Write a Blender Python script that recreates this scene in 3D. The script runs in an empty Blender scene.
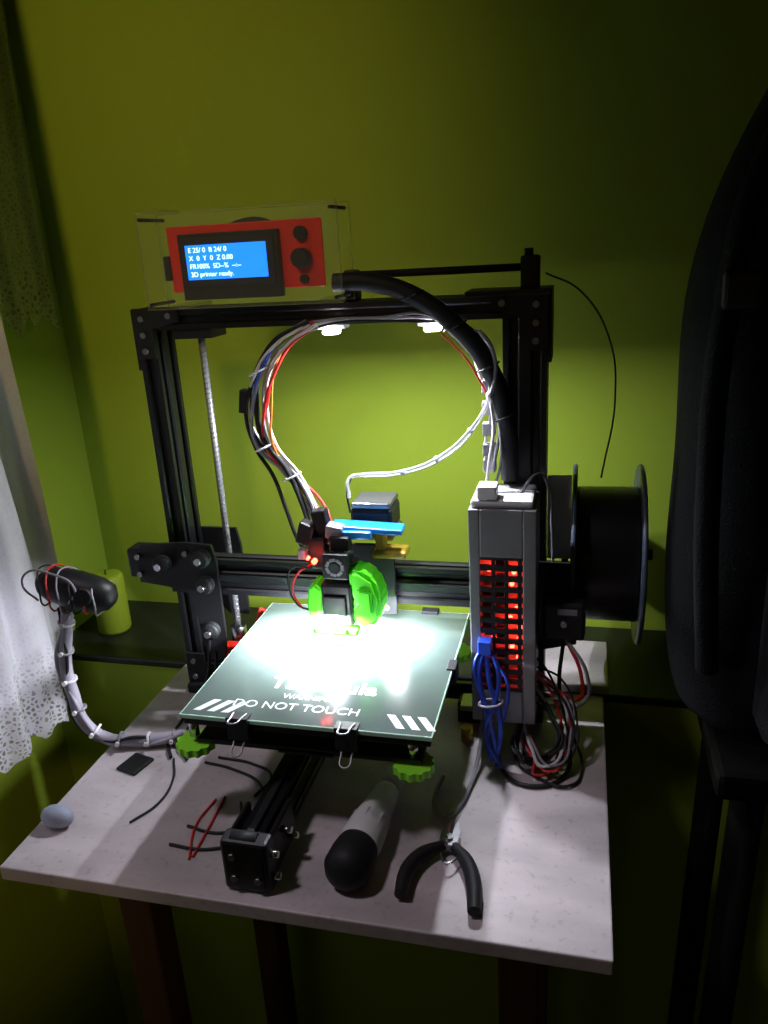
import bpy, bmesh, math, random
from mathutils import Vector, Matrix, Euler
random.seed(4)
S=bpy.context.scene
COL=S.collection
# ------------------------------------------------------------ materials
def mat(name,col,rough=.5,metal=0,emit=None,es=0,noise=0,nscale=30,bump=0,bscale=200,trans=0,alpha=1,coat=0,spec=.5):
    m=bpy.data.materials.new(name);m.use_nodes=True;nt=m.node_tree;b=nt.nodes['Principled BSDF']
    b.inputs['Base Color'].default_value=(*col,1);b.inputs['Roughness'].default_value=rough
    b.inputs['Metallic'].default_value=metal;b.inputs['Transmission Weight'].default_value=trans
    b.inputs['Alpha'].default_value=alpha;b.inputs['Coat Weight'].default_value=coat
    b.inputs['Specular IOR Level'].default_value=spec
    if emit: b.inputs['Emission Color'].default_value=(*emit,1);b.inputs['Emission Strength'].default_value=es
    tc=nt.nodes.new('ShaderNodeTexCoord')
    if noise:
        n=nt.nodes.new('ShaderNodeTexNoise');n.inputs['Scale'].default_value=nscale;n.inputs['Detail'].default_value=6
        nt.links.new(tc.outputs['Object'],n.inputs['Vector'])
        r=nt.nodes.new('ShaderNodeMapRange');r.inputs[3].default_value=1-noise;r.inputs[4].default_value=1+noise
        nt.links.new(n.outputs['Fac'],r.inputs[0])
        h=nt.nodes.new('ShaderNodeHueSaturation');h.inputs['Color'].default_value=(*col,1)
        nt.links.new(r.outputs[0],h.inputs['Value']);nt.links.new(h.outputs[0],b.inputs['Base Color'])
    if bump:
        n=nt.nodes.new('ShaderNodeTexNoise');n.inputs['Scale'].default_value=bscale
        nt.links.new(tc.outputs['Object'],n.inputs['Vector'])
        bu=nt.nodes.new('ShaderNodeBump');bu.inputs['Strength'].default_value=bump;bu.inputs['Distance'].default_value=.002
        nt.links.new(n.outputs['Fac'],bu.inputs['Height']);nt.links.new(bu.outputs[0],b.inputs['Normal'])
    return m
M={}
M['wall']=mat('lime_wall_paint',(.325,.445,.038),.75,noise=.12,nscale=3,bump=.25,bscale=60,spec=.2)
M['sill']=mat('dark_sill_paint',(.012,.014,.012),.4,noise=.3)
M['floor']=mat('red_brown_floor',(.16,.035,.015),.5,noise=.4,nscale=8)
M['ceil']=mat('ceiling_paint',(.5,.5,.45),.9,noise=.05)
M['black']=mat('black_anodised',(.008,.008,.010),.35,metal=.0,noise=.2,nscale=60,spec=.35)
M['plast']=mat('black_plastic',(.010,.010,.012),.45,noise=.2,spec=.35)
M['rubber']=mat('black_rubber',(.012,.012,.015),.6,noise=.2,spec=.35)
M['steel']=mat('steel',(.62,.62,.65),.25,metal=1,noise=.1)
M['dsteel']=mat('dull_steel',(.28,.28,.30),.4,metal=1,noise=.1)
M['rod']=mat('threaded_rod_steel',(.36,.37,.40),.4,metal=.5,noise=.2,nscale=200)
M['red']=mat('red_pcb',(.85,.02,.012),.4,noise=.1)
M['redw']=mat('red_wire',(.6,.02,.02),.45,noise=.1)
M['wwire']=mat('white_wire',(.7,.68,.72),.45,noise=.1)
M['ptfe']=mat('ptfe_tube',(.55,.56,.6),.3,noise=.1,alpha=.45)
M['gwire']=mat('grey_wire',(.25,.24,.27),.5,noise=.1)
M['lavw']=mat('lavender_grey_wire',(.32,.29,.36),.5,noise=.25)
M['bluew']=mat('blue_cable',(.03,.09,.65),.35,noise=.1)
M['orw']=mat('orange_wire',(.7,.15,.02),.45,noise=.1)
M['green']=mat('green_print_plastic_glow',(.10,.75,.02),.35,noise=.1,emit=(.06,.85,.01),es=.12)  # slight emission paints in the light glowing through the duct plastic
M['lime']=mat('lime_thumbwheel',(.30,.85,.04),.4,noise=.1)
M['blue']=mat('blue_plastic',(.01,.22,.75),.35,noise=.1)
M['yellow']=mat('yellow_plastic',(.4,.26,.02),.4,noise=.1)
M['grey']=mat('grey_case_metal',(.22,.22,.24),.42,metal=.25,noise=.12,nscale=40)
M['lgrey']=mat('light_grey_plastic',(.66,.66,.70),.45,noise=.1)
M['white']=mat('white_plastic',(.75,.75,.78),.5,noise=.05)
M['acry']=mat('clear_acrylic',(.9,.95,.9),.08,alpha=.025,noise=.02,spec=.2)
M['acedge']=mat('acrylic_edge',(.35,.4,.25),.2,alpha=.22,noise=.02)
M['lcd']=mat('lcd_blue',(.0,.1,.8),.3,emit=(.01,.20,1),es=1.7,noise=.05)
M['lcdt']=mat('lcd_text',(.8,.9,1),.3,emit=(.65,.92,1),es=2.2,noise=.02)
M['led']=mat('white_led',(1,1,1),.3,emit=(.93,.95,1),es=60,noise=.01)
M['ledr']=mat('red_led',(1,.05,.03),.3,emit=(1,.03,.015),es=28,noise=.01)
M['glass']=mat('bed_glass',(.070,.094,.088),.16,noise=.5,nscale=11,coat=.6)
M['gedge']=mat('glass_edge',(.5,.75,.62),.15,noise=.1)
M['print']=mat('white_bed_print',(.55,.58,.58),.4,noise=.3,nscale=90)
M['candle']=mat('green_wax',(.36,.47,.03),.5,noise=.1)
M['fil']=mat('black_filament',(.008,.008,.012),.35,noise=.2)
M['spool']=mat('blue_grey_spool',(.08,.10,.15),.35,noise=.15)
M['fabric']=mat('black_fabric',(.005,.005,.007),.85,noise=.3,bump=.5,bscale=500,spec=.15)
M['zip']=mat('dark_grey_zip',(.012,.012,.015),.5,noise=.2)
M['stone']=mat('grey_blue_stone',(.30,.33,.45),.6,noise=.3,nscale=60)
M['leg']=mat('dark_table_wood',(.08,.035,.016),.6,noise=.3,nscale=20)
M['seat']=mat('black_stool_wood',(.004,.0035,.003),.85,noise=.3,nscale=20,spec=.08)
def table_mat():
    m=mat('whitewashed_board',(.57,.50,.54),.5,noise=.22,nscale=9,bump=.15,bscale=90)
    nt=m.node_tree;b=nt.nodes['Principled BSDF'];src=b.inputs['Base Color'].links[0].from_socket
    tc=[n for n in nt.nodes if n.type=='TEX_COORD'][0]
    v=nt.nodes.new('ShaderNodeTexVoronoi');v.inputs['Scale'].default_value=9
    nt.links.new(tc.outputs['Object'],v.inputs['Vector'])
    mr=nt.nodes.new('ShaderNodeMapRange');mr.inputs[1].default_value=.022;mr.inputs[2].default_value=.034
    nt.links.new(v.outputs['Distance'],mr.inputs[0])
    w=nt.nodes.new('ShaderNodeTexNoise');w.inputs['Scale'].default_value=5;w.inputs['Detail'].default_value=8
    mp=nt.nodes.new('ShaderNodeMapping');mp.inputs['Scale'].default_value=(1.5,4,1)
    nt.links.new(tc.outputs['Object'],mp.inputs[0]);nt.links.new(mp.outputs[0],w.inputs['Vector'])
    mw=nt.nodes.new('ShaderNodeMapRange');mw.inputs[1].default_value=.35;mw.inputs[2].default_value=.65;mw.inputs[3].default_value=.72;mw.inputs[4].default_value=1.04
    nt.links.new(w.outputs['Fac'],mw.inputs[0])
    # fine dusty specks
    d=nt.nodes.new('ShaderNodeTexNoise');d.inputs['Scale'].default_value=160;d.inputs['Detail'].default_value=3
    nt.links.new(tc.outputs['Object'],d.inputs['Vector'])
    md=nt.nodes.new('ShaderNodeMapRange');md.inputs[1].default_value=.28;md.inputs[2].default_value=.42;md.inputs[3].default_value=.80;md.inputs[4].default_value=1
    nt.links.new(d.outputs['Fac'],md.inputs[0])
    mm=nt.nodes.new('ShaderNodeMath');mm.operation='MULTIPLY';nt.links.new(mw.outputs[0],mm.inputs[0]);nt.links.new(md.outputs[0],mm.inputs[1])
    h=nt.nodes.new('ShaderNodeHueSaturation');nt.links.new(src,h.inputs['Color']);nt.links.new(mm.outputs[0],h.inputs['Value'])
    mx=nt.nodes.new('ShaderNodeMixRGB');mx.inputs[1].default_value=(.2,.14,.12,1)
    nt.links.new(mr.outputs[0],mx.inputs[0]);nt.links.new(h.outputs[0],mx.inputs[2]);nt.links.new(mx.outputs[0],b.inputs['Base Color'])
    return m
M['table']=table_mat()
def lace_mat(name,col,holes_z0,holes_z1,amax):
    m=mat(name,col,.8,noise=.1,nscale=20)
    nt=m.node_tree;b=nt.nodes['Principled BSDF'];tc=[n for n in nt.nodes if n.type=='TEX_COORD'][0]
    v=nt.nodes.new('ShaderNodeTexVoronoi');v.inputs['Scale'].default_value=170;v.feature='DISTANCE_TO_EDGE'
    nt.links.new(tc.outputs['Object'],v.inputs['Vector'])
    mr=nt.nodes.new('ShaderNodeMapRange');mr.inputs[1].default_value=.12;mr.inputs[2].default_value=.3;mr.inputs[3].default_value=1
    nt.links.new(v.outputs['Distance'],mr.inputs[0])
    sx=nt.nodes.new('ShaderNodeSeparateXYZ');nt.links.new(tc.outputs['Object'],sx.inputs[0])
    hr=nt.nodes.new('ShaderNodeMapRange');hr.inputs[1].default_value=holes_z0;hr.inputs[2].default_value=holes_z1;hr.inputs[3].default_value=.25;hr.inputs[4].default_value=amax
    nt.links.new(sx.outputs['Z'],hr.inputs[0]);nt.links.new(hr.outputs[0],mr.inputs[4])
    nt.links.new(mr.outputs[0],b.inputs['Alpha'])
    return m
M['lace']=lace_mat('white_lace',(.70,.67,.75),-.03,.05,.94)
M['valance']=lace_mat('olive_lace',(.40,.43,.10),.40,.50,.70)
# ------------------------------------------------------------ helpers
def root(name):
    e=bpy.data.objects.new(name,None);e.empty_display_size=.02;COL.objects.link(e);return e
def link(me,name,m,par=None,smooth=False):
    o=bpy.data.objects.new(name,me);COL.objects.link(o)
    if m: me.materials.append(M[m] if isinstance(m,str) else m)
    if par: o.parent=par
    if smooth:
        for p in me.polygons:p.use_smooth=True
    return o
def box(name,a,b,m,par=None,bev=.001,rot=None):
    a=Vector(a);b=Vector(b);c=(a+b)/2;s=b-a
    bm=bmesh.new();bmesh.ops.create_cube(bm,size=1)
    for v in bm.verts:v.co=Vector((v.co.x*s.x,v.co.y*s.y,v.co.z*s.z))
    if bev:bmesh.ops.bevel(bm,geom=bm.edges[:],offset=min(bev,min(abs(s.x),abs(s.y),abs(s.z))*.4),segments=2,affect='EDGES',profile=.5)
    me=bpy.data.meshes.new(name);bm.to_mesh(me);bm.free()
    o=link(me,name,m,par);o.location=c
    if rot:o.rotation_euler=rot
    return o
def align(o,p0,p1):
    p0=Vector(p0);p1=Vector(p1);o.location=(p0+p1)/2
    o.rotation_mode='QUATERNION';o.rotation_quaternion=(p1-p0).to_track_quat('Z','Y')
def cyl(name,p0,p1,r,m,par=None,r2=None,seg=24,bev=0):
    d=(Vector(p1)-Vector(p0)).length
    bm=bmesh.new();bmesh.ops.create_cone(bm,cap_ends=True,segments=seg,radius1=r,radius2=r if r2 is None else r2,depth=d)
    if bev:bmesh.ops.bevel(bm,geom=[e for e in bm.edges if len([f for f in e.link_faces if len(f.verts)>4])],offset=bev,segments=2,affect='EDGES')
    me=bpy.data.meshes.new(name);bm.to_mesh(me);bm.free()
    for p in me.polygons:
        p.use_smooth=len(p.vertices)<=4
    o=link(me,name,m,par);align(o,p0,p1);return o
def lathe(name,p0,p1,prof,m,par=None,seg=32):
    """prof: list of (t along axis 0..1, radius)"""
    L=(Vector(p1)-Vector(p0)).length;bm=bmesh.new();rings=[]
    for t,r in prof:
        z=(t-.5)*L;rings.append([bm.verts.new((r*math.cos(2*math.pi*i/seg),r*math.sin(2*math.pi*i/seg),z)) for i in range(seg)])
    for a,b in zip(rings,rings[1:]):
        for i in range(seg):bm.faces.new((a[i],a[(i+1)%seg],b[(i+1)%seg],b[i]))
    bm.faces.new(rings[0][::-1]);bm.faces.new(rings[-1])
    me=bpy.data.meshes.new(name);bm.to_mesh(me);bm.free()
    o=link(me,name,m,par,True);align(o,p0,p1);return o
def tube(name,pts,r,m,par=None,cyc=False,radii=None):
    cu=bpy.data.curves.new(name,'CURVE');cu.dimensions='3D';cu.bevel_depth=r;cu.bevel_resolution=3;cu.resolution_u=10;cu.use_fill_caps=True
    sp=cu.splines.new('BEZIER');sp.bezier_points.add(len(pts)-1)
    for i,p in enumerate(pts):
        b=sp.bezier_points[i];b.co=p;b.handle_left_type=b.handle_right_type='AUTO'
        if radii:b.radius=radii[i]
    sp.use_cyclic_u=cyc
    o=bpy.data.objects.new(name,cu);COL.objects.link(o);cu.materials.append(M[m])
    if par:o.parent=par
    return o
def prism(name,poly,h,m,par=None,loc=(0,0,0),rot=(0,0,0),bev=0):
    """poly in local XY, extruded along local Z 0..h"""
    bm=bmesh.new();vs=[bm.verts.new((x,y,0)) for x,y in poly];f=bm.faces.new(vs)
    g=bmesh.ops.extrude_face_region(bm,geom=[f])
    for v in g['geom']:
        if isinstance(v,bmesh.types.BMVert):v.co.z+=h
    bmesh.ops.recalc_face_normals(bm,faces=bm.faces[:])
    if bev:bmesh.ops.bevel(bm,geom=bm.edges[:],offset=bev,segments=3,affect='EDGES')
    me=bpy.data.meshes.new(name);bm.to_mesh(me);bm.free()
    o=link(me,name,m,par);o.location=loc;o.rotation_euler=rot;return o
def profile_poly(nx,ny,u=.02):
    W=nx*u;H=ny*u;s=.0032;d=.0055;k=.0016
    def side(n):
        out=[(0,0)]
        for i in range(n):
            c=u*(i+.5);out+= [(c-s-k,0),(c-s,k),(c-s,d),(c+s,d),(c+s,k),(c+s+k,0)]
        return out
    pts=[]
    pts+=[(x,y) for x,y in side(nx)]
    pts+=[(W-y,x) for x,y in side(ny)]
    pts+=[(W-x,H-y) for x,y in side(nx)]
    pts+=[(y,H-x) for x,y in side(ny)]
    return pts
def text(name,s,size,m,par,loc,rot=(0,0,0),ext=.0001,bold=0,align='CENTER'):
    c=bpy.data.curves.new(name,'FONT');c.body=s;c.size=size;c.align_x=align;c.align_y='CENTER';c.extrude=ext;c.offset=bold
    o=bpy.data.objects.new(name,c);COL.objects.link(o);c.materials.append(M[m]);o.parent=par;o.location=loc;o.rotation_euler=rot;return o
def screw(par,p,d=(0,-1,0),r=.003,m='dsteel'):
    p=Vector(p);d=Vector(d)
    cyl('screw_head',p,p+d*.0025,r,m,par,seg=12)
# ------------------------------------------------------------ room
FZ=-.74
def plane(name,a,b,m): return box(name,a,b,m,None,0)
plane('wall_back',(-.60,.20,FZ),(1.8,.30,1.75),'wall')
plane('wall_left',(-.60,-2.6,FZ),(-.44,.20,1.75),'wall')
plane('wall_right',(1.7,-2.6,FZ),(1.8,.2,1.75),'wall')
plane('wall_front',(-.44,-2.7,FZ),(1.7,-2.6,1.75),'wall')
plane('floor',(-.6,-2.7,FZ-.05),(1.8,.3,FZ),'floor')
plane('ceiling',(-.6,-2.7,1.75),(1.8,.3,1.8),'ceil')
plane('wall_lower',(-.44,.037,FZ),(1.7,.20,-.010),'wall')
box('window_sill',(-.44,.036,-.010),(1.7,.20,-.0005),'sill',None,.002)
def curtain(name,x,y0,y1,z0,z1,m,amp,per,scal):
    bm=bmesh.new();ny=140;nz=50;g=[]
    for i in range(ny+1):
        y=y0+(y1-y0)*i/ny;row=[]
        for j in range(nz+1):
            t=j/nz
            zb=z0+scal*abs(math.sin(math.pi*(y-y0)/.035))
            z=zb+(z1-zb)*t
            a=amp*(1-.45*t)
            xx=x+a*math.sin(2*math.pi*(y-y0)/per+1.2*math.sin(3*z))+a*.4*math.sin(2*math.pi*(y-y0)/(per*.37)+z*4)
            yy=y+.012*math.sin(z*7+1)*(1-t)
            row.append(bm.verts.new((xx,yy,z)))
        g.append(row)
    for i in range(ny):
        for j in range(nz):bm.faces.new((g[i][j],g[i+1][j],g[i+1][j+1],g[i][j+1]))
    me=bpy.data.meshes.new(name);bm.to_mesh(me);bm.free();return link(me,name,m,None,True)
curtain('lace_curtain',-.395,.02,-.75,-.075,1.45,'lace',.011,.07,.014)
curtain('lace_valance',-.427,.172,-.05,.40,1.45,'valance',.005,.06,.02)
cyl('curtain_rod',(-.405,.195,1.455),(-.405,-.8,1.455),.010,'leg')
# ------------------------------------------------------------ table
T=root('work_table')
box('table_top',(-.2355,-.311,-.014),(.2706,.034,0),'table',T,.0015)
for i,(x,y) in enumerate([(-.145,-.25),(.2,-.25),(-.145,-.01),(.2,-.01)]):
    box('leg_%d'%(i+1),(x-.016,y-.016,FZ),(x+.016,y+.016,-.014),'leg',T,.002)
box('apron_front',(-.2,-.232,-.07),(.24,-.215,-.0142),'leg',T,.001)
box('apron_back',(-.2,.0,-.07),(.24,.015,-.0142),'leg',T,.001)
box('apron_left',(-.2,-.215,-.07),(-.185,.0,-.0142),'leg',T,.001)
box('apron_right',(.225,-.215,-.07),(.24,.0,-.0142),'leg',T,.001)
box('plywood_offcut',(.165,.036,-.0005),(.276,.14,.010),'table',None,.001)
# ------------------------------------------------------------ printer
P=root('desktop_3d_printer')
def ext_z(name,x,y,z0,z1,nx,ny): return prism(name,profile_poly(nx,ny),z1-z0,'black',P,(x,y,z0))
def ext_x(name,x0,x1,y,z,ny,nz):
    o=prism(name,profile_poly(ny,nz),x1-x0,'black',P);o.matrix_local=Matrix(((0,0,1,x0),(1,0,0,y),(0,1,0,z),(0,0,0,1)));return o
def ext_y(name,y0,y1,x,z,nx,nz):
    o=prism(name,profile_poly(nx,nz),y1-y0,'black',P);o.matrix_local=Matrix(((1,0,0,x),(0,0,1,y0),(0,1,0,z),(0,0,0,1)));return o
XL=-.200
ext_z('upright_left',XL,-.02,.0,.415,1,2)
ext_z('upright_right',.168,-.02,.0,.415,2,2)
ext_x('top_bar',XL,.208,-.02,.415,2,1)
ext_x('base_crossbar',XL+.02,.168,-.015,.012,1,1)
ext_y('bed_rail',-.288,.03,-.020,.004,1,2)
for sx,x in ((-1,XL),(1,.208)):
    xa,xb=sorted((x+sx*.0,x+sx*.004))
    box('corner_plate',(xa,-.02,.375),(xb,.02,.436),'plast',P,.001)
    prism('front_gusset',[(0,0),(-sx*.050,0),(-sx*.050,-.014),(-sx*.020,-.020),(-sx*.020,-.050),(0,-.050)],.004,'plast',P,(x,-.02,.437),(math.pi/2,0,0))
    for dx,dz in ((.010,.01),(.04,.008),(.010,.026),(.010,.042)):
        screw(P,(x-sx*dx,-.024,.437-dz))
    box('foot',(min(x,x-sx*.03),-.03,.0),(max(x,x-sx*.03),.03,.012),'rubber',P,.002)
    box('post_base_plate',(min(x,x-sx*.024),-.0235,.012),(max(x,x-sx*.024),-.02,.05),'plast',P,.001)
    screw(P,(x-sx*.01,-.0235,.02));screw(P,(x-sx*.01,-.0235,.04))
cyl('lead_screw',(-.142,.005,.05),(-.142,.005,.415),.0035,'rod',P)
tube('lead_screw_thread',[(-.142+.0036*math.cos(i*1.3),.005+.0036*math.sin(i*1.3),.05+i*.0011) for i in range(330)],.0004,'dsteel',P)
box('z_motor',(-.161,-.016,.012),(-.119,.026,.05),'plast',P,.003)
cyl('coupler',(-.142,.005,.05),(-.142,.005,.075),.009,'steel',P)
box('lead_screw_bracket',(-.162,-.015,.405),(-.12,.02,.415),'plast',P,.001)
GZ=.010
ext_x('x_gantry_bar',-.19,.175,-.045,.128+GZ,1,2)
box('belt',(-.16,-.0475,.146+GZ),(.17,-.0457,.152+GZ),'rubber',P,0)
prism('gantry_plate_left',[(-.224,.150),(-.224,.184),(-.216,.194),(-.165,.198),(-.135,.196),(-.131,.180),(-.131,.085),(-.136,.062),(-.150,.062),(-.158,.085),(-.166,.138),(-.190,.146)],.004,'plast',P,(0,-.046,0),(math.pi/2,0,0))
prism('gantry_plate_rear',[(-.215,.138),(-.215,.178),(-.202,.188),(-.140,.188),(-.136,.168),(-.136,.08),(-.160,.08)],.004,'plast',P,(0,.028,0),(math.pi/2,0,0))
def wheel(x,y,z,r=.012):
    lathe('v_wheel',(x,y-.0055,z),(x,y+.0055,z),[(0,r*.75),(.15,r*.95),(.35,r),(.5,r*.8),(.65,r),(.85,r*.95),(1,r*.75)],'rubber',P)
    cyl('wheel_bolt',(x,y-.011,z),(x,y-.0055,z),.0040,'steel',P,seg=6)
for x,z in ((-.143,.184),(-.143,.154),(-.143,.100),(-.190,.176)): wheel(x,-.058,z,.010)
box('idler_block',(-.236,-.05,.155),(-.200,-.025,.188),'plast',P,.003)
for x,z in ((-.222,.160),(-.222,.180),(-.165,.186)): screw(P,(x,-.0505,z))
prism('gantry_plate_right',[(.158,.10),(.158,.182),(.235,.182),(.240,.17),(.240,.095),(.2,.085)],.004,'plast',P,(0,-.024,0),(math.pi/2,0,0))
box('x_motor',(.208,-.060,.118),(.248,-.028,.158),'plast',P,.004)
box('x_motor_cap',(.209,-.067,.119),(.247,-.060,.157),'rubber',P,.003)
box('x_motor_label',(.222,-.0675,.146),(.240,-.067,.152),'gwire',P,0)
cyl('x_motor_shaft',(.228,-.072,.138),(.228,-.067,.138),.003,'dsteel',P)
bx0,bx1,by0,by1=-.089,.131,-.232,-.012
box('bed_carriage',(-.04,-.19,.078),(.08,-.06,.084),'plast',P,.002)
box('carriage_arm_1',(-.08,-.225,.082),(.12,-.200,.087),'plast',P,.001)
box('carriage_arm_2',(-.08,-.045,.082),(.12,-.02,.087),'plast',P,.001)
box('carriage_spine',(-.005,-.225,.080),(.045,-.02,.086),'plast',P,.001)
for x in(-.035,.015):
    for y in (-.17,-.08):
        cyl('carriage_wheel',(x-.004,y,.056),(x+.004,y,.056),.012,'rubber',P)
        cyl('carriage_spacer',(x,y,.056),(x,y,.08),.003,'dsteel',P)
box('heated_bed_plate',(bx0+.002,by0+.002,.104),(bx1-.002,by1-.002,.1105),'plast',P,.001)
box('bed_glass_sheet',(bx0,by0,.1108),(bx1,by1,.1148),'gedge',P,.0006)
box('bed_glass_surface',(bx0+.0012,by0+.0012,.1144),(bx1-.0012,by1-.0012,.11495),'glass',P,0)
text('bed_title','Tarantula',.026,'print',P,(.022,-.172,.1150),bold=.0005)
text('bed_warning','WARNING',.010,'print',P,(.015,-.192,.1150))
text('bed_warning_line','DO NOT TOUCH',.0145,'print',P,(.008,-.208,.1150))
for x0 in (-.080,.088):
    for i in range(3):
        a=x0+i*.013;s=1 if x0<0 else -1
        w=.007
        poly=[(a,0),(a+w,0),(a+w+.012*s,.018),(a+.012*s,.018)]
        prism('hazard_stripe',poly,.0002,'print',P,(0 if s>0 else .012,-.224,.1149))
def thumb(x,y,z,r=.016):
    n=12;poly=[]
    for i in range(n*2):
        rr=r if i%2==0 else r*.9
        for k in(-.06,.06):
            a=math.pi*i/n+k;poly.append((rr*math.cos(a),rr*math.sin(a)))
    prism('levelling_thumbwheel',poly,.007,'lime',P,(x,y,z))
    cyl('levelling_screw',(x,y,z-.006),(x,y,.105),.0018,'steel',P)
    cyl('levelling_spring',(x,y,.087),(x,y,.104),.0045,'steel',P)
for x,y in ((-.084,-.220),(.112,-.220),(.117,-.03),(-.075,-.03)): thumb(x,y,.074,.0175)
def clip(x,y):
    prism('binder_clip',[(0,.096),(0,.1175),(.012*1,.1165),(.012,.1155),(.003,.1145),(.003,.104),(.012,.1035),(.012,.1015)],.019,'rubber',P).matrix_local=Matrix(((0,0,1,x-.0095),(1,0,0,y-.003),(0,1,0,0),(0,0,0,1)))
    for s,z0,z1 in((1,.117,.119),(-1,.098,.088)):
        tube('clip_wire',[(x-.006,y+.006,z0),(x-.0045,y-.004,(z0+z1)/2),(x-.003,y-.012,z1),(x+.003,y-.012,z1),(x+.0045,y-.004,(z0+z1)/2),(x+.006,y+.006,z0)],.0009,'dsteel',P)
clip(-.035,by0);clip(.060,by0);
for x in (-.03,.09):
    box('rear_clip',(x-.009,by1-.008,.1),(x+.009,by1+.003,.118),'rubber',P,.001)
box('side_clip',(bx1-.006,-.129,.1),(bx1+.003,-.111,.1165),'rubber',P,.001)
box('rail_end_block',(-.030,-.300,.002),(.010,-.284,.050),'plast',P,.003)
box('tensioner_plate',(.003,-.300,.006),(.008,-.235,.044),'plast',P,.002)
box('tensioner_plate',(-.030,-.297,.006),(-.0255,-.245,.044),'plast',P,.002)
cyl('tensioner_pulley',(-.022,-.292,.047),(.0,-.292,.047),.006,'rubber',P)
for y,z in ((-.292,.014),(-.292,.036),(-.262,.034),(-.25,.018)):
    cyl('side_bolt',(.008,y,z),(.016,y,z),.0028,'steel',P,seg=10)
screw(P,(-.02,-.3,.015));screw(P,(.0,-.3,.015));screw(P,(-.02,-.3,.036))
box('y_belt',(-.013,-.285,.046),(-.007,0,.0475),'rubber',P,0)
# hotend carriage
hx,hy=.024,-.075
box('x_carriage_plate',(hx-.035,-.0545,.130),(hx+.04,-.0505,.206),'plast',P,.003)
for dx in(-.026,.030):
    for z in(.138,.196):screw(P,(hx+dx,-.0545,z))
box('motor_top',(.020,-.050,.215),(.062,-.008,.240),'plast',P,.004)
box('motor_cap_top',(.021,-.049,.240),(.061,-.009,.246),'dsteel',P,.003)
box('motor_flange',(.019,-.051,.208),(.063,-.007,.215),'dsteel',P,.002)
box('blue_lever_plate',(.008,-.080,.226),(.078,-.058,.232),'blue',P,.002,(0,.06,.05))
box('blue_lever_edge',(.010,-.086,.222),(.050,-.079,.230),'blue',P,.002)
box('yellow_bracket',(.046,-.074,.198),(.080,-.05,.206),'yellow',P,.003)
box('yellow_bracket_web',(.050,-.072,.206),(.058,-.052,.226),'yellow',P,.002)
for i in range(9):
    cyl('heatsink_fin',(hx,hy,.168+i*.0035),(hx,hy,.1695+i*.0035),.0105,'dsteel',P)
cyl('heatsink_core',(hx,hy,.150),(hx,hy,.205),.005,'dsteel',P)
box('fan_frame',(.004,-.100,.186),(.030,-.090,.212),'plast',P,.002)
cyl('fan_hub',(.017,-.1015,.199),(.017,-.0995,.199),.005,'rubber',P)
for k in range(7):
    a=k*2*math.pi/7
    box('fan_blade',(.017+.0075*math.cos(a)-.0015,-.1008,.199+.0075*math.sin(a)-.003),(.017+.0075*math.cos(a)+.0015,-.1,.199+.0075*math.sin(a)+.003),'gwire',P,0,(0,-a,0))
box('connector_block',(-.014,-.085,.19),(.004,-.07,.222),'plast',P,.002)
box('connector_block',(-.024,-.085,.214),(-.008,-.07,.236),'plast',P,.002,(0,.3,0))
box('connector_block',(-.008,-.080,.222),(.006,-.066,.248),'plast',P,.002,(0,-.2,0))
box('connector_block',(-.022,-.092,.202),(-.015,-.08,.212),'gwire',P,.001)
box('connector_block',(.006,-.088,.222),(.022,-.075,.236),'gwire',P,.002,(.1,.2,0))
box('sensor_bracket',(.010,-.092,.212),(.030,-.080,.226),'plast',P,.002)
cyl('proximity_led',(-.004,-.094,.203),(-.004,-.098,.203),.0026,'ledr',P)
cyl('proximity_led',(-.010,-.094,.206),(-.010,-.098,.206),.0016,'ledr',P)
tube('sensor_wire',[(-.012,-.085,.195),(-.026,-.09,.185),(-.030,-.092,.165),(-.020,-.094,.150)],.001,'redw',P)
tube('sensor_wire',[(-.010,-.088,.192),(-.030,-.09,.192),(-.034,-.092,.172),(-.026,-.094,.155),(-.014,-.094,.150)],.001,'rubber',P)
box('heater_block',(hx-.009,hy-.008,.140),(hx+.009,hy+.008,.150),'dsteel',P,.001)
cyl('nozzle',(hx,hy,.128),(hx,hy,.140),.001,'yellow',P,r2=.004)
R90=(math.pi/2,0,0)
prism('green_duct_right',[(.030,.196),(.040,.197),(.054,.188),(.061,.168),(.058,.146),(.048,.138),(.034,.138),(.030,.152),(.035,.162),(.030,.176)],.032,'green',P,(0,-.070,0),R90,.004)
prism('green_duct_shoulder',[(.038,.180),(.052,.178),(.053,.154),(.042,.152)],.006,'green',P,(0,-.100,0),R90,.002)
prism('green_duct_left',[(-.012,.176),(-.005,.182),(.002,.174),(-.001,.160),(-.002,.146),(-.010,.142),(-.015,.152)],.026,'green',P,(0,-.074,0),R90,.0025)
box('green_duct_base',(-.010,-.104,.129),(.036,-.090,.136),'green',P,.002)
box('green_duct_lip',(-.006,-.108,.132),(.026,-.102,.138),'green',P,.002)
box('lower_black_shroud',(.001,-.101,.138),(.032,-.084,.182),'plast',P,.003)
box('shroud_fin',(.004,-.104,.150),(.026,-.101,.170),'rubber',P,.001)
cyl('top_guide_rod',(.020,.0,.458),(.193,.0,.458),.0035,'rubber',P)
box('rod_holder',(.183,-.008,.435),(.200,.012,.468),'plast',P,.002)
cyl('rod_end_knob',(.19,.002,.468),(.19,.002,.474),.004,'plast',P)
box('rod_holder',(.018,-.008,.435),(.030,.012,.463),'plast',P,.002)
box('right_top_plate',(.135,-.026,.435),(.212,.02,.440),'plast',P,.001)
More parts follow.
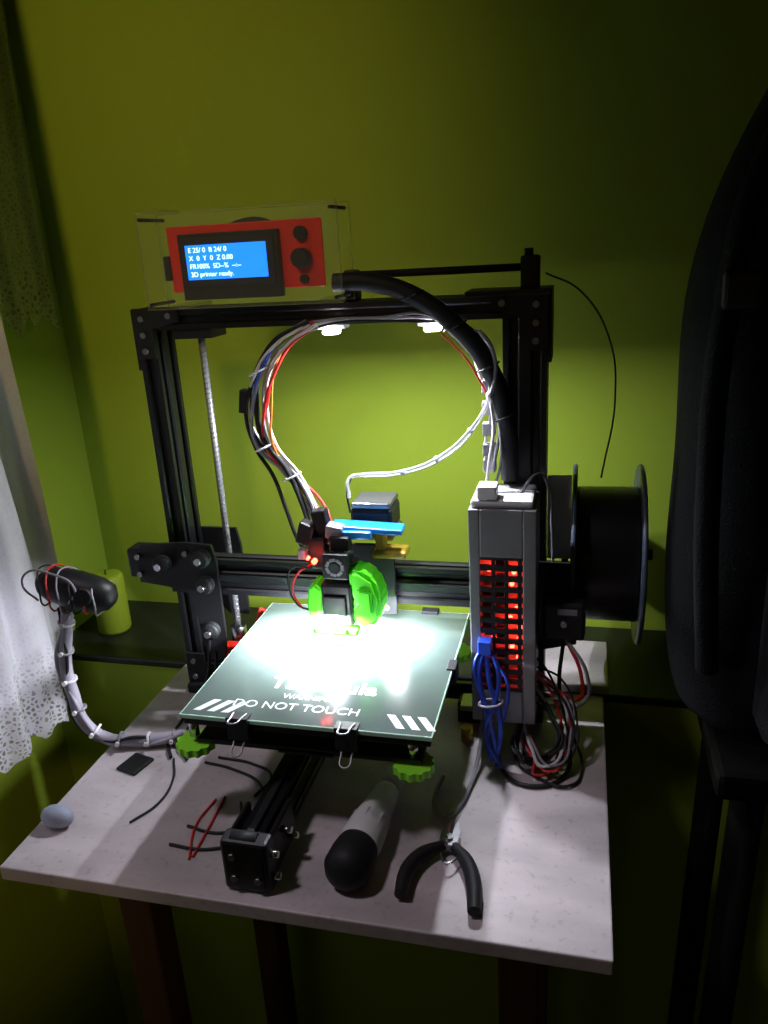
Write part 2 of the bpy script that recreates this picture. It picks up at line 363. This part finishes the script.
# LCD controller
C=root('lcd_controller');C.parent=P
def lb(n,x0,x1,z0,z1,y0,y1,m,bev=.001):return box(n,(x0,y0,z0),(x1,y1,z1),m,C,bev)
lb('red_circuit_board',-.136,.014,.452,.510,-.050,-.048,'red')
lb('screen_bezel',-.122,-.025,.445,.503,-.058,-.050,'plast')
lb('screen_frame',-.119,-.029,.456,.499,-.0595,-.058,'rubber')
lb('lcd_screen',-.114,-.036,.463,.493,-.0605,-.0595,'lcd',0)
for k,(s,z) in enumerate((('E 25/ 0  B 24/ 0',.4885),('X  0  Y  0  Z 0.00',.4815),('FR100%  SD--%  --:--',.4745),('3D printer ready.',.4675))):
    text('lcd_line',s,.0060,'lcdt',C,(-.111,-.0608,z),(math.pi/2,0,0),align='LEFT')
cyl('rotary_knob',(-.005,-.062,.477),(-.005,-.050,.477),.0085,'plast',C,bev=.001)
cyl('buzzer',(-.005,-.056,.498),(-.005,-.050,.498),.006,'plast',C)
cyl('reset_button',(-.005,-.054,.459),(-.005,-.050,.459),.004,'rubber',C)
lb('usb_slot',-.141,-.135,.463,.485,-.054,-.047,'plast')
lb('board_components',-.12,-.02,.46,.50,-.048,-.037,'plast')
lb('acrylic_front',-.155,.034,.438,.522,-.068,-.0665,'acry',0)
lb('acrylic_back',-.155,.034,.438,.522,-.030,-.0285,'acry',0)
for a,b in (((-.155,.0,.5215),(.034,.0,.5225)),((-.155,.0,.438),(.034,.0,.4388)),((-.1555,.0,.438),(-.1545,.0,.5225)),((.0335,.0,.438),(.0345,.0,.5225))):
    box('acrylic_edge',(a[0],-.0682,a[2]),(b[0],-.0663,b[2]),'acedge',C,0)
    box('acrylic_edge',(a[0],-.0302,a[2]),(b[0],-.0283,b[2]),'acedge',C,0)
for x,z in((-.150,.517),(.029,.517),(-.150,.443),(.029,.443)):
    cyl('standoff_bolt',(x,-.071,z),(x,-.026,z),.0016,'rubber',C,seg=10)
box('top_tab',(-.152,-.067,.5225),(-.130,-.03,.5245),'acedge',C,0)
box('case_foot',(-.15,-.03,.436),(-.13,.015,.440),'acedge',C,0)
box('case_foot',(.0,-.03,.436),(.02,.015,.440),'acedge',C,0)
tube('ribbon_cable',[(-.09,-.036,.5),(-.075,-.02,.510),(-.055,-.01,.510),(-.03,.0,.49),(-.01,-.01,.46)],.004,'rubber',C)
for x in (.006,.104):
    box('led_strip_base',(x-.014,-.021,.4108),(x+.014,-.004,.4148),'white',P,.0005)
    box('led_module',(x-.0075,-.025,.4060),(x+.0075,-.012,.4106),'led',P,.0015)
# wiring
Y=-.040
def w(n,pts,r,m,y=Y): tube(n,[(p[0],(p[2] if len(p)>2 else y),p[1]) for p in pts],r,m,P)
loomA=[(-.012,.418),(-.04,.405),(-.062,.378),(-.074,.340),(-.070,.305),(-.046,.278),(-.024,.245,-.05),(-.008,.215,-.07)]
for i,(m,r) in enumerate([('gwire',.0018),('wwire',.0014),('rubber',.0028),('bluew',.0013),('rubber',.0020)]):
    w('loom_wire_a',[(p[0]+.005*math.sin(i*2.1+k),p[1]+.003*math.cos(i*1.7+k*.8),(p[2] if len(p)>2 else Y)+.003*math.cos(i*2.3+k)) for k,p in enumerate(loomA)],r,m)
loomB=[(-.005,.416),(-.030,.402),(-.048,.378),(-.058,.340),(-.058,.30),(-.036,.268),(-.012,.24,-.05),(.010,.215,-.075)]
for i,(m,r) in enumerate([('redw',.0015),('wwire',.0016),('orw',.0011),('redw',.0012),('gwire',.0013)]):
    w('loom_wire_b',[(p[0]+.005*math.sin(i*1.9+k*1.3),p[1]+.004*math.cos(i*1.1+k),(p[2] if len(p)>2 else Y)+.003*math.cos(i*2.9+k)) for k,p in enumerate(loomB)],r,m)
w('black_cable',[(-.074,.36),(-.082,.335),(-.076,.30),(-.060,.27),(-.050,.235),(-.036,.205,-.05),(-.012,.19,-.07)],.002,'rubber')
box('cable_connector',(-.086,-.045,.335),(-.078,-.034,.358),'plast',P,.001,(0,.15,0))
for p in ((-.064,.375),(-.066,.300),(-.040,.270),(-.022,.412)):
    tube('cable_tie',[(p[0]+.009*math.cos(a),Y+.008*math.sin(a),p[1]+.004*math.cos(a)) for a in [k*math.pi/4 for k in range(8)]],.001,'wwire',P,cyc=True)
for i,(m,dz) in enumerate((('wwire',0),('rubber',-.003),('gwire',.004))):
    w('top_wire',[(-.02,.414+dz),(.02,.4195+dz*.5),(.06,.4195+dz*.5),(.10,.419+dz),(.13,.412-dz),(.152,.40+dz),(.165,.37),(.168,.33+dz),(.160,.28)],.0013,m,-.030-i*.003)
w('white_ptfe_tube',[(.024,.255,-.06),(.023,.272,-.05),(.034,.274),(.07,.277),(.108,.291),(.140,.318),(.159,.350),(.163,.385),(.150,.408)],.0019,'ptfe',-.045)
w('white_wire_loop',[(.035,.271),(.07,.274),(.110,.288),(.142,.316),(.157,.350),(.155,.385)],.0008,'wwire',-.042)
w('grey_wire_loop',[(.135,.405),(.147,.37),(.157,.33),(.152,.30),(.154,.275)],.0013,'wwire',-.03)
w('grey_wire_loop',[(.142,.402),(.155,.37),(.163,.33),(.158,.30),(.160,.275)],.0012,'lavw',-.034)
w('red_thin_wire',[(.115,.405),(.135,.385),(.150,.36),(.160,.34)],.0009,'redw',-.036)
for t in ((.075,.2765),(.108,.290),(.140,.317),(.158,.350)):
    cyl('tube_clip',(t[0]-.0015,-.044,t[1]),(t[0]+.0015,-.044,t[1]+.001),.0030,'wwire',P,seg=12)
w('black_filament_stub',[(.024,.24,-.06),(.021,.262,-.055),(.024,.272,-.05)],.0011,'rubber')
w('sleeved_cable_bundle',[(.018,.454),(.05,.453),(.09,.440),(.128,.412),(.157,.375),(.172,.33),(.176,.27)],.0085,'rubber',-.038)
for t in [(.09,.440),(.128,.412),(.157,.375),(.172,.33)]:
    tube('sleeve_tie',[(t[0]+.0095*math.cos(a),-.038+.0095*math.sin(a),t[1]+.004*math.cos(a)) for a in [k*math.pi/4 for k in range(8)]],.0009,'plast',P,cyc=True)
for z in (.35,.33,.31,.29,.275): box('drag_link',(.150,-.034,z),(.162,-.024,z+.012),'gwire',P,.001)
# electronics box
ex0,ex1,ey0,ey1,ez0,ez1=.142,.203,-.085,-.026,.035,.255
box('electronics_case_back',(ex0,ey0+.030,ez0),(ex1,ey1,ez1),'grey',P,.002)
box('case_front_left',(ex0,ey0,ez0),(ex0+.010,ey0+.030,ez1),'grey',P,.001)
box('case_front_right',(ex1-.012,ey0,ez0),(ex1,ey0+.030,ez1),'grey',P,.001)
box('case_front_base',(ex0+.010,ey0,ez0),(ex1-.012,ey0+.030,ez0+.035),'grey',P,.001)
box('case_front_top',(ex0+.010,ey0,ez1-.046),(ex1-.012,ey0+.030,ez1),'grey',P,.001)
n=13
for i in range(n+1):
    z=ez0+.035+(ez1-.046-ez0-.035)*i/n
    box('vent_bar',(ex0+.010,ey0+.0005,z-.0028),(ex1-.012,ey0+.004,z+.0028),'plast',P,.0005)
for xx in (.012,.024,.036): box('vent_column',(ex0+.010+xx-.0018,ey0+.0008,ez0+.03),(ex0+.010+xx+.0018,ey0+.0042,ez1-.04),'plast',P,.0005)
box('case_lid',(ex0+.002,ey0+.003,ez1),(ex1-.003,ey1-.003,ez1+.008),'lgrey',P,.003)
box('control_board',(ex0+.010,ey0+.024,ez0+.035),(ex1-.012,ey0+.028,ez1-.046),'gwire',P,0)
for x,z in((.159,.192),(.182,.190),(.180,.178),(.184,.150),(.187,.130),(.180,.112),(.162,.118),(.186,.100),(.178,.140),(.186,.118)):
    cyl('status_led',(x,ey0+.020,z),(x,ey0+.012,z),.0022,'ledr',P,seg=10)
for z in(.09,.12,.15,.17,.19): box('board_component',(.165,ey0+.012,z),(.175,ey0+.024,z+.014),'plast',P,.001)
box('board_heatsink',(.154,ey0+.014,.122),(.163,ey0+.024,.175),'plast',P,.001)
box('terminal_block',(.150,-.083,.263),(.168,-.064,.276),'lgrey',P,.002)
tube('case_wire',[(.155,-.06,.262),(.158,-.05,.29),(.161,-.04,.32),(.158,-.04,.35)],.0016,'wwire',P)
tube('case_wire',[(.16,-.06,.262),(.168,-.05,.285),(.168,-.044,.31),(.164,-.04,.34)],.0014,'gwire',P)
tube('case_wire',[(.185,-.06,.26),(.2,-.04,.275),(.210,-.02,.26),(.214,-.02,.22),(.216,-.02,.16)],.0016,'gwire',P)
box('spool_holder_plate',(.209,.0,.175),(.232,.004,.262),'white',P,.001)
box('spool_holder_arm',(.206,.012,.150),(.236,.024,.164),'plast',P,.002)
# loose bunch of blue usb cable folded down in front of the case
tube('usb_cable',[(.156,-.092,.120),(.152,-.100,.100),(.156,-.106,.070),(.164,-.110,.040),(.170,-.114,.008)],.0024,'bluew',P)
tube('usb_cable',[(.162,-.092,.118),(.170,-.100,.095),(.166,-.108,.068),(.158,-.110,.045),(.166,-.116,.020),(.174,-.116,.004)],.0022,'bluew',P)
tube('usb_cable',[(.158,-.094,.112),(.162,-.104,.088),(.170,-.106,.062),(.172,-.110,.035),(.166,-.114,.012)],.0024,'bluew',P)
tube('usb_cable',[(.160,-.090,.125),(.148,-.098,.108),(.152,-.104,.082),(.162,-.108,.058),(.160,-.112,.030),(.164,-.116,.012)],.0020,'bluew',P)
tube('usb_cable',[(.166,-.088,.105),(.178,-.097,.085),(.174,-.106,.05),(.168,-.112,.004)],.0016,'bluew',P)
box('usb_plug',(.150,-.097,.114),(.163,-.084,.128),'bluew',P,.001)
tube('cable_tie',[(.163+.011*math.cos(a),-.107+.007*math.sin(a),.07+.002*math.cos(a)) for a in [k*math.pi/4 for k in range(8)]],.0014,'lavw',P,cyc=True)
tube('grey_power_cable',[(.150,-.075,.036),(.152,-.10,.022),(.148,-.14,.006),(.141,-.175,.003),(.133,-.187,.003),(.122,-.182,.003),(.117,-.16,.003),(.120,-.135,.003)],.0019,'gwire',P)
random.seed(9)
for i in range(14):
    m=['rubber','redw','gwire','rubber','redw','rubber','lavw','rubber','rubber','redw','rubber','wwire','rubber','gwire'][i]
    a=random.uniform(-.016,.016);b=random.uniform(-.012,.012)
    tube('power_wire',[(.200,-.055,.095-.004*i),(.214+a,-.065,.085-.003*i),(.230+a,-.075+b,.05+b),(.234+.6*a,-.09+b,.020+.001*i),(.217+a,-.115-b,.006+.0008*i),(.195+b,-.10+a,.010+.001*i),(.19,-.07,.03)],.0011+.0003*(i%3),m,P)
tube('black_loop',[(.178,-.06,.05),(.168,-.09,.01),(.180,-.125,.003),(.205,-.135,.003),(.232,-.115,.003),(.236,-.08,.015),(.225,-.06,.06),(.228,-.05,.115)],.002,'rubber',P)
tube('black_loop',[(.190,-.06,.04),(.185,-.10,.006),(.205,-.12,.003),(.235,-.13,.003),(.248,-.10,.003),(.238,-.07,.02)],.0014,'rubber',P)
tube('motor_wire',[(.230,-.06,.118),(.245,-.07,.085),(.240,-.06,.05),(.215,-.06,.05)],.0018,'redw',P)
tube('motor_wire',[(.230,-.06,.118),(.25,-.075,.09),(.246,-.065,.05),(.22,-.06,.04)],.0018,'gwire',P)
box('steel_bracket',(.125,-.055,.024),(.142,-.03,.030),'dsteel',P,.001)
box('corner_bracket',(.12,-.04,.0),(.15,-.02,.024),'plast',P,.001)
cyl('brass_knob',(.134,-.07,.0),(.134,-.07,.016),.006,'yellow',P)
tube('left_cable',[(-.145,-.05,.07),(-.152,-.055,.03),(-.165,-.085,.003),(-.160,-.13,.003),(-.14,-.15,.003)],.0018,'rubber',P)
tube('left_cable',[(-.150,-.05,.09),(-.162,-.055,.03),(-.178,-.085,.003),(-.174,-.125,.003),(-.158,-.15,.003)],.0018,'rubber',P)
tube('left_cable',[(-.15,.0,.02),(-.13,-.03,.04),(-.115,-.03,.075),(-.09,-.03,.10)],.0016,'redw',P)
box('red_end_stop',(-.150,-.035,.052),(-.095,-.012,.064),'red',P,.002)
box('red_end_stop_tab',(-.112,-.018,.062),(-.095,-.012,.108),'red',P,.002,(0,.35,0))
box('end_stop_support',(-.115,-.03,.0),(-.10,-.015,.052),'plast',P,.002)
tube('filament_strand',[(.205,.0,.452),(.235,.01,.435),(.262,.015,.392),(.270,.02,.335),(.260,.03,.252)],.0009,'fil',P)
# ------------------------------------------------------------ spool
K=root('filament_spool')
sc=Vector((.268,.055,.161))
def sx(x):return Vector((x-.003,sc.y,sc.z))
for x in (.236,.302):
    bm=bmesh.new();seg=64;r0=[.026,.092]
    rings=[]
    for xx in(0,.0035):
        for r in r0: rings.append([bm.verts.new((xx,r*math.cos(2*math.pi*i/seg),r*math.sin(2*math.pi*i/seg))) for i in range(seg)])
    A,B,Cc,D=rings
    for i in range(seg):
        j=(i+1)%seg
        bm.faces.new((A[i],A[j],B[j],B[i]));bm.faces.new((Cc[i],D[i],D[j],Cc[j]));bm.faces.new((B[i],B[j],D[j],D[i]));bm.faces.new((A[i],Cc[i],Cc[j],A[j]))
    bmesh.ops.recalc_face_normals(bm,faces=bm.faces[:])
    me=bpy.data.meshes.new('flange');bm.to_mesh(me);bm.free();o=link(me,'flange','spool',K);o.location=sx(x)
    tube('flange_rim',[(x-.003+.0018,sc.y+.092*math.cos(a),sc.z+.092*math.sin(a)) for a in [k*math.pi/12 for k in range(24)]],.0026,'spool',K,cyc=True)
lathe('wound_filament',sx(.2398),sx(.3018),[(0,.070)]+[((i+.5)/40*.98+.01,.070+(.0016 if i%2 else 0)) for i in range(40)]+[(1,.070)],'fil',K)
cyl('hub',sx(.236),sx(.3055),.0262,'spool',K)
cyl('axle',sx(.218),sx(.318),.006,'plast',K)
box('axle_bracket',(.223,.015,.149),(.229,.065,.169),'plast',P,.001)
# ------------------------------------------------------------ candle
L=root('pillar_candle')
lathe('wax_body',(-.381,.110,-.0004),(-.381,.110,.082),[(0,.021),(.05,.022),(.95,.022),(.99,.020),(1,.014)],'candle',L)
cyl('wick',(-.381,.110,.080),(-.381,.110,.088),.001,'rubber',L)
# ------------------------------------------------------------ gooseneck webcam
G=root('gooseneck_webcam')
path=[(-.155,-.120,.0085),(-.178,-.128,.0085),(-.205,-.136,.0085),(-.235,-.142,.012),(-.255,-.145,.030),(-.262,-.145,.065),(-.262,-.147,.10),(-.252,-.15,.135),(-.244,-.15,.165)]
tube('flexible_arm',path,.0065,'lavw',G)
tube('arm_wire',[(p[0]+.006*math.sin(i*1.8),p[1]-.004,p[2]+.005*math.cos(i*1.8)+.002) for i,p in enumerate(path)],.0026,'lavw',G)
tube('arm_wire',[(p[0]+.006*math.sin(i*1.8+3),p[1]-.004,p[2]+.005*math.cos(i*1.8+3)+.002) for i,p in enumerate(path)],.0018,'rubber',G)
for i in range(len(path)-1):
    a=Vector(path[i]);b=Vector(path[i+1])
    for f in(.5,):
        c0=a.lerp(b,f);d=(b-a).normalized()*.0012
        cyl('cable_tie',c0-d,c0+d,.0083,'wwire' if i%2 else 'gwire',G,seg=16)
        cyl('tie_head',c0+Vector((0,-.007,0)),c0+Vector((.002,-.0115,.001)),.0022,'wwire',G,seg=8)
box('arm_base_clip',(-.162,-.130,.0),(-.140,-.110,.010),'gwire',G,.003)
lathe('camera_head',(-.270,-.15,.194),(-.192,-.145,.177),[(0,.006),(.06,.012),(.2,.017),(.5,.019),(.8,.017),(.94,.013),(1,.006)],'plast',G)
cyl('camera_lens',(-.212,-.163,.186),(-.210,-.170,.188),.008,'rubber',G)
for k in range(6):
    x=-.260+.011*k;r=.018+.003*math.sin(k)
    tube('wrapped_wire',[(x+.004*math.cos(a*2),-.149+r*1.08*math.cos(a),.189-.0022*k+r*1.08*math.sin(a)) for a in [j*math.pi/4 for j in range(8)]],.0009,['rubber','redw','lavw'][k%3],G,cyc=True)
tube('loose_wire',[(-.262,-.165,.18),(-.276,-.165,.195),(-.268,-.165,.209),(-.242,-.165,.209),(-.217,-.168,.195),(-.227,-.168,.18)],.0011,'lavw',G)
# ------------------------------------------------------------ small things
lathe('pebble',(-.230,-.256,.010),(-.199,-.256,.010),[(0,.002),(.08,.006),(.25,.0092),(.5,.0105),(.75,.0092),(.92,.006),(1,.002)],'stone')
D=root('screwdriver')
a=Vector((.066,-.292,.0195));b=Vector((.076,-.178,.0145))
def on(t):return a.lerp(b,t)
lathe('grip_cap',on(0),on(.36),[(0,.004),(.04,.010),(.12,.0155),(.28,.019),(.6,.0190),(.85,.0180),(1,.0165)],'rubber',D)
lathe('handle_body',on(.3),on(1),[(0,.0166),(.15,.0182),(.35,.0172),(.65,.0138),(.9,.0118),(1,.0108)],'lgrey',D)
for k in range(8):
    an=k*math.pi/4
    off=Vector((math.cos(an)*.0162,0,math.sin(an)*.0162))
    cyl('grip_rib',on(.38)+off,on(.60)+off,.0016,'lgrey',D,seg=8)
lathe('collar',on(1),on(1.28),[(0,.009),(.3,.0105),(.8,.010),(1,.006)],'white',D)
cyl('shaft',on(1.28),on(1.9),.003,'steel',D)
Q=root('flush_cutter_pliers')
tube('handle_1',[(.136,-.229,.008),(.121,-.242,.008),(.112,-.262,.008),(.112,-.287,.008)],.0062,'rubber',Q,radii=[.7,1,1.05,.85])
tube('handle_2',[(.145,-.229,.008),(.158,-.245,.008),(.166,-.266,.008),(.170,-.293,.008)],.0062,'rubber',Q,radii=[.7,1,1.05,.85])
prism('jaw_1',[(-.008,-.008),(.0,-.008),(.0005,.0),(-.0008,.020),(-.003,.021),(-.0075,.008)],.007,'dsteel',Q,(.140,-.224,.0045),(0,0,.05),.0006)
prism('jaw_2',[(.008,-.008),(.0,-.008),(-.0005,.0),(.0008,.020),(.003,.021),(.0075,.008)],.007,'dsteel',Q,(.1405,-.224,.0045),(0,0,-.12),.0006)
cyl('pivot_screw',(.140,-.224,.0105),(.140,-.224,.0135),.0035,'steel',Q)
tube('return_spring',[(.134,-.236,.008),(.138,-.246,.009),(.142,-.25,.009),(.147,-.246,.009),(.150,-.238,.008)],.0009,'steel',Q)
Wc=root('wire_offcuts')
def tw(n,pts,r,m):tube(n,[(p[0],p[1],r+.0002) for p in pts],r,m,Wc)
tw('black_offcut',[(-.155,-.15),(-.140,-.18),(-.137,-.215),(-.150,-.243)],.0012,'rubber')
tw('red_offcut',[(-.085,-.20),(-.088,-.235),(-.075,-.275)],.0011,'redw')
tw('red_offcut',[(-.078,-.195),(-.075,-.235),(-.073,-.272)],.0011,'redw')
tw('black_offcut',[(-.100,-.262),(-.07,-.263),(-.045,-.255)],.0014,'rubber')
tw('black_offcut',[(-.095,-.238),(-.065,-.242),(-.04,-.232)],.0014,'rubber')
tw('black_offcut',[(-.12,-.15),(-.09,-.155),(-.05,-.175),(-.04,-.205),(-.035,-.22)],.0014,'rubber')
tw('black_offcut',[(-.11,-.14),(-.07,-.145),(-.045,-.16),(-.05,-.19)],.0014,'rubber')
tw('black_offcut',[(-.06,-.20),(-.052,-.22),(-.055,-.245)],.0012,'rubber')
box('black_plastic_tab',(-.203,-.178,.0),(-.178,-.150,.003),'plast',None,.001,(0,0,-.25))
# ------------------------------------------------------------ backpack on stool
BP=root('backpack')
def pack():
    bm=bmesh.new();prof=[(.060,.12,.05,0),(.066,.160,.075,0),(.10,.174,.09,0),(.2,.177,.092,0),(.30,.177,.09,0.0),(.40,.176,.085,.0),(.46,.172,.078,.0),(.52,.162,.066,.004),(.57,.146,.054,.012),(.62,.126,.044,.022),(.68,.092,.034,.036),(.72,.040,.018,.046)]
    seg=40;R=[]
    for z,a,b_,dx in prof:
        ring=[]
        for i in range(seg):
            t=2*math.pi*i/seg;c,s=math.cos(t),math.sin(t);p=.6
            ring.append(bm.verts.new((dx+a*math.copysign(abs(c)**p,c)*(1+.02*math.sin(9*z*10+3*t)),b_*math.copysign(abs(s)**p,s)*(1+.04*math.sin(5*t+z*20)),z)))
        R.append(ring)
    for A,B2 in zip(R,R[1:]):
        for i in range(seg):bm.faces.new((A[i],A[(i+1)%seg],B2[(i+1)%seg],B2[i]))
    bm.faces.new(R[0][::-1]);bm.faces.new(R[-1])
    me=bpy.data.meshes.new('pack_body');bm.to_mesh(me);bm.free();o=link(me,'pack_body','fabric',BP,True);o.location=(.494,-.06,0)
    s=o.modifiers.new('s','SUBSURF');s.levels=1;s.render_levels=2
pack()
box('front_pocket',(.380,-.185,.09),(.60,-.13,.30),'fabric',BP,.018)
tube('pocket_zip',[(.390,-.187,.10),(.388,-.188,.2),(.395,-.187,.285),(.42,-.187,.292),(.58,-.187,.292)],.0016,'zip',BP)
tube('shoulder_strap',[(.50,-.12,.64),(.399,-.14,.595),(.351,-.15,.52),(.334,-.155,.43),(.332,-.155,.29),(.344,-.14,.14)],.009,'fabric',BP)
tube('haul_loop',[(.52,-.07,.71),(.51,-.075,.75),(.53,-.075,.765),(.56,-.07,.75),(.56,-.07,.71)],.005,'fabric',BP)
tube('side_zip',[(.354,-.12,.10),(.349,-.125,.25),(.354,-.12,.42),(.374,-.11,.52),(.434,-.1,.60)],.002,'zip',BP)
box('strap_buckle',(.329,-.168,.43),(.354,-.158,.455),'zip',BP,.003)
ST=root('wooden_stool')
box('seat',(.354,-.17,.034),(.66,.025,.060),'seat',ST,.006)
for x in(.385,.635):
    for y in(-.145,.0):
        cyl('stool_leg',(x+(.02 if x>.5 else -.02),y,FZ),(x,y,.034),.014,'seat',ST)
for y in(-.145,.0): cyl('rung',(.37,y,-.5),(.65,y,-.5),.009,'seat',ST)
for x in(.37,.65): cyl('rung',(x,-.145,-.42),(x,.0,-.42),.009,'seat',ST)
# ------------------------------------------------------------ lights
def area(name,loc,dirv,e,size,col=(1,1,1),sy=None,spread=180):
    l=bpy.data.lights.new(name,'AREA');l.energy=e;l.size=size;l.color=col;l.spread=math.radians(spread)
    if sy:l.shape='RECTANGLE';l.size_y=sy
    o=bpy.data.objects.new(name,l);COL.objects.link(o);o.location=loc;o.rotation_euler=Vector(dirv).to_track_quat('-Z','Y').to_euler();return o
def spot(name,loc,tgt,e,ang,blend,col,size):
    l=bpy.data.lights.new(name,'SPOT');l.energy=e;l.shadow_soft_size=size;l.color=col;l.spot_size=math.radians(ang);l.spot_blend=blend
    o=bpy.data.objects.new(name,l);COL.objects.link(o);o.location=loc;o.rotation_euler=(Vector(tgt)-o.location).to_track_quat('-Z','Y').to_euler()
def point(name,loc,e,size,col):
    l=bpy.data.lights.new(name,'POINT');l.energy=e;l.shadow_soft_size=size;l.color=col
    o=bpy.data.objects.new(name,l);COL.objects.link(o);o.location=loc
cool=(.90,.94,1)
for i,x in enumerate((.006,.104)):
    area('led_strip_light',(x,-.019,.4050),(0,-.2,-1),1.12,.014,cool,sy=.012)
area('hotend_led_front',(.012,-.110,.150),(0,.2,-1),2.0,.012,cool)
area('hotend_led_panel',(.030,-.060,.134),(0,.0,-1),1.0,.02,cool)
area('hotend_led_right',(.066,-.080,.152),(.1,.0,-1),.8,.012,cool)
area('hotend_led_left',(-.030,-.085,.152),(-.1,.0,-1),1.7,.012,cool)
point('hotend_glow',(.016,-.125,.150),.08,.004,cool)
point('board_red_glow',(.172,-.076,.15),.006,.003,(1,.03,.01))
spot('room_lamp_light',(-.05,-2.1,1.45),(-.31,.2,.58),46,25,.9,(1,.74,.26),.10)
spot('desk_lamp_light',(-.34,-.48,1.10),(.13,-.20,0),12,42,.9,(1,.90,.96),.06)
spot('low_left_fill_light',(.60,-1.5,.5),(-.44,-.12,-.22),10,16,1,(1,.66,.25),.08)  # added fill to brighten the lower left wall, no lamp stands there
point('warm_ambient_fill',(-.25,-1.7,.35),.5,.08,(1,.60,.28))  # added weak warm fill for floor and lower walls, no real source
w_=bpy.data.worlds.new('dim_world');S.world=w_;w_.use_nodes=True
w_.node_tree.nodes['Background'].inputs[0].default_value=(.6,.7,1,1);w_.node_tree.nodes['Background'].inputs[1].default_value=.01
S.view_settings.view_transform='Standard'
# ------------------------------------------------------------ camera
cam=bpy.data.cameras.new('camera');co=bpy.data.objects.new('camera',cam);COL.objects.link(co)
cam.sensor_fit='VERTICAL';cam.sensor_height=36;cam.lens=787.5/1024*36;cam.clip_start=.01
co.matrix_world=Matrix.Translation((.238,-.751,.487))@(Matrix.Rotation(.2551,4,'Z')@Matrix.Rotation(1.24,4,'X')@Matrix.Rotation(-.0595,4,'Z'))
S.camera=co
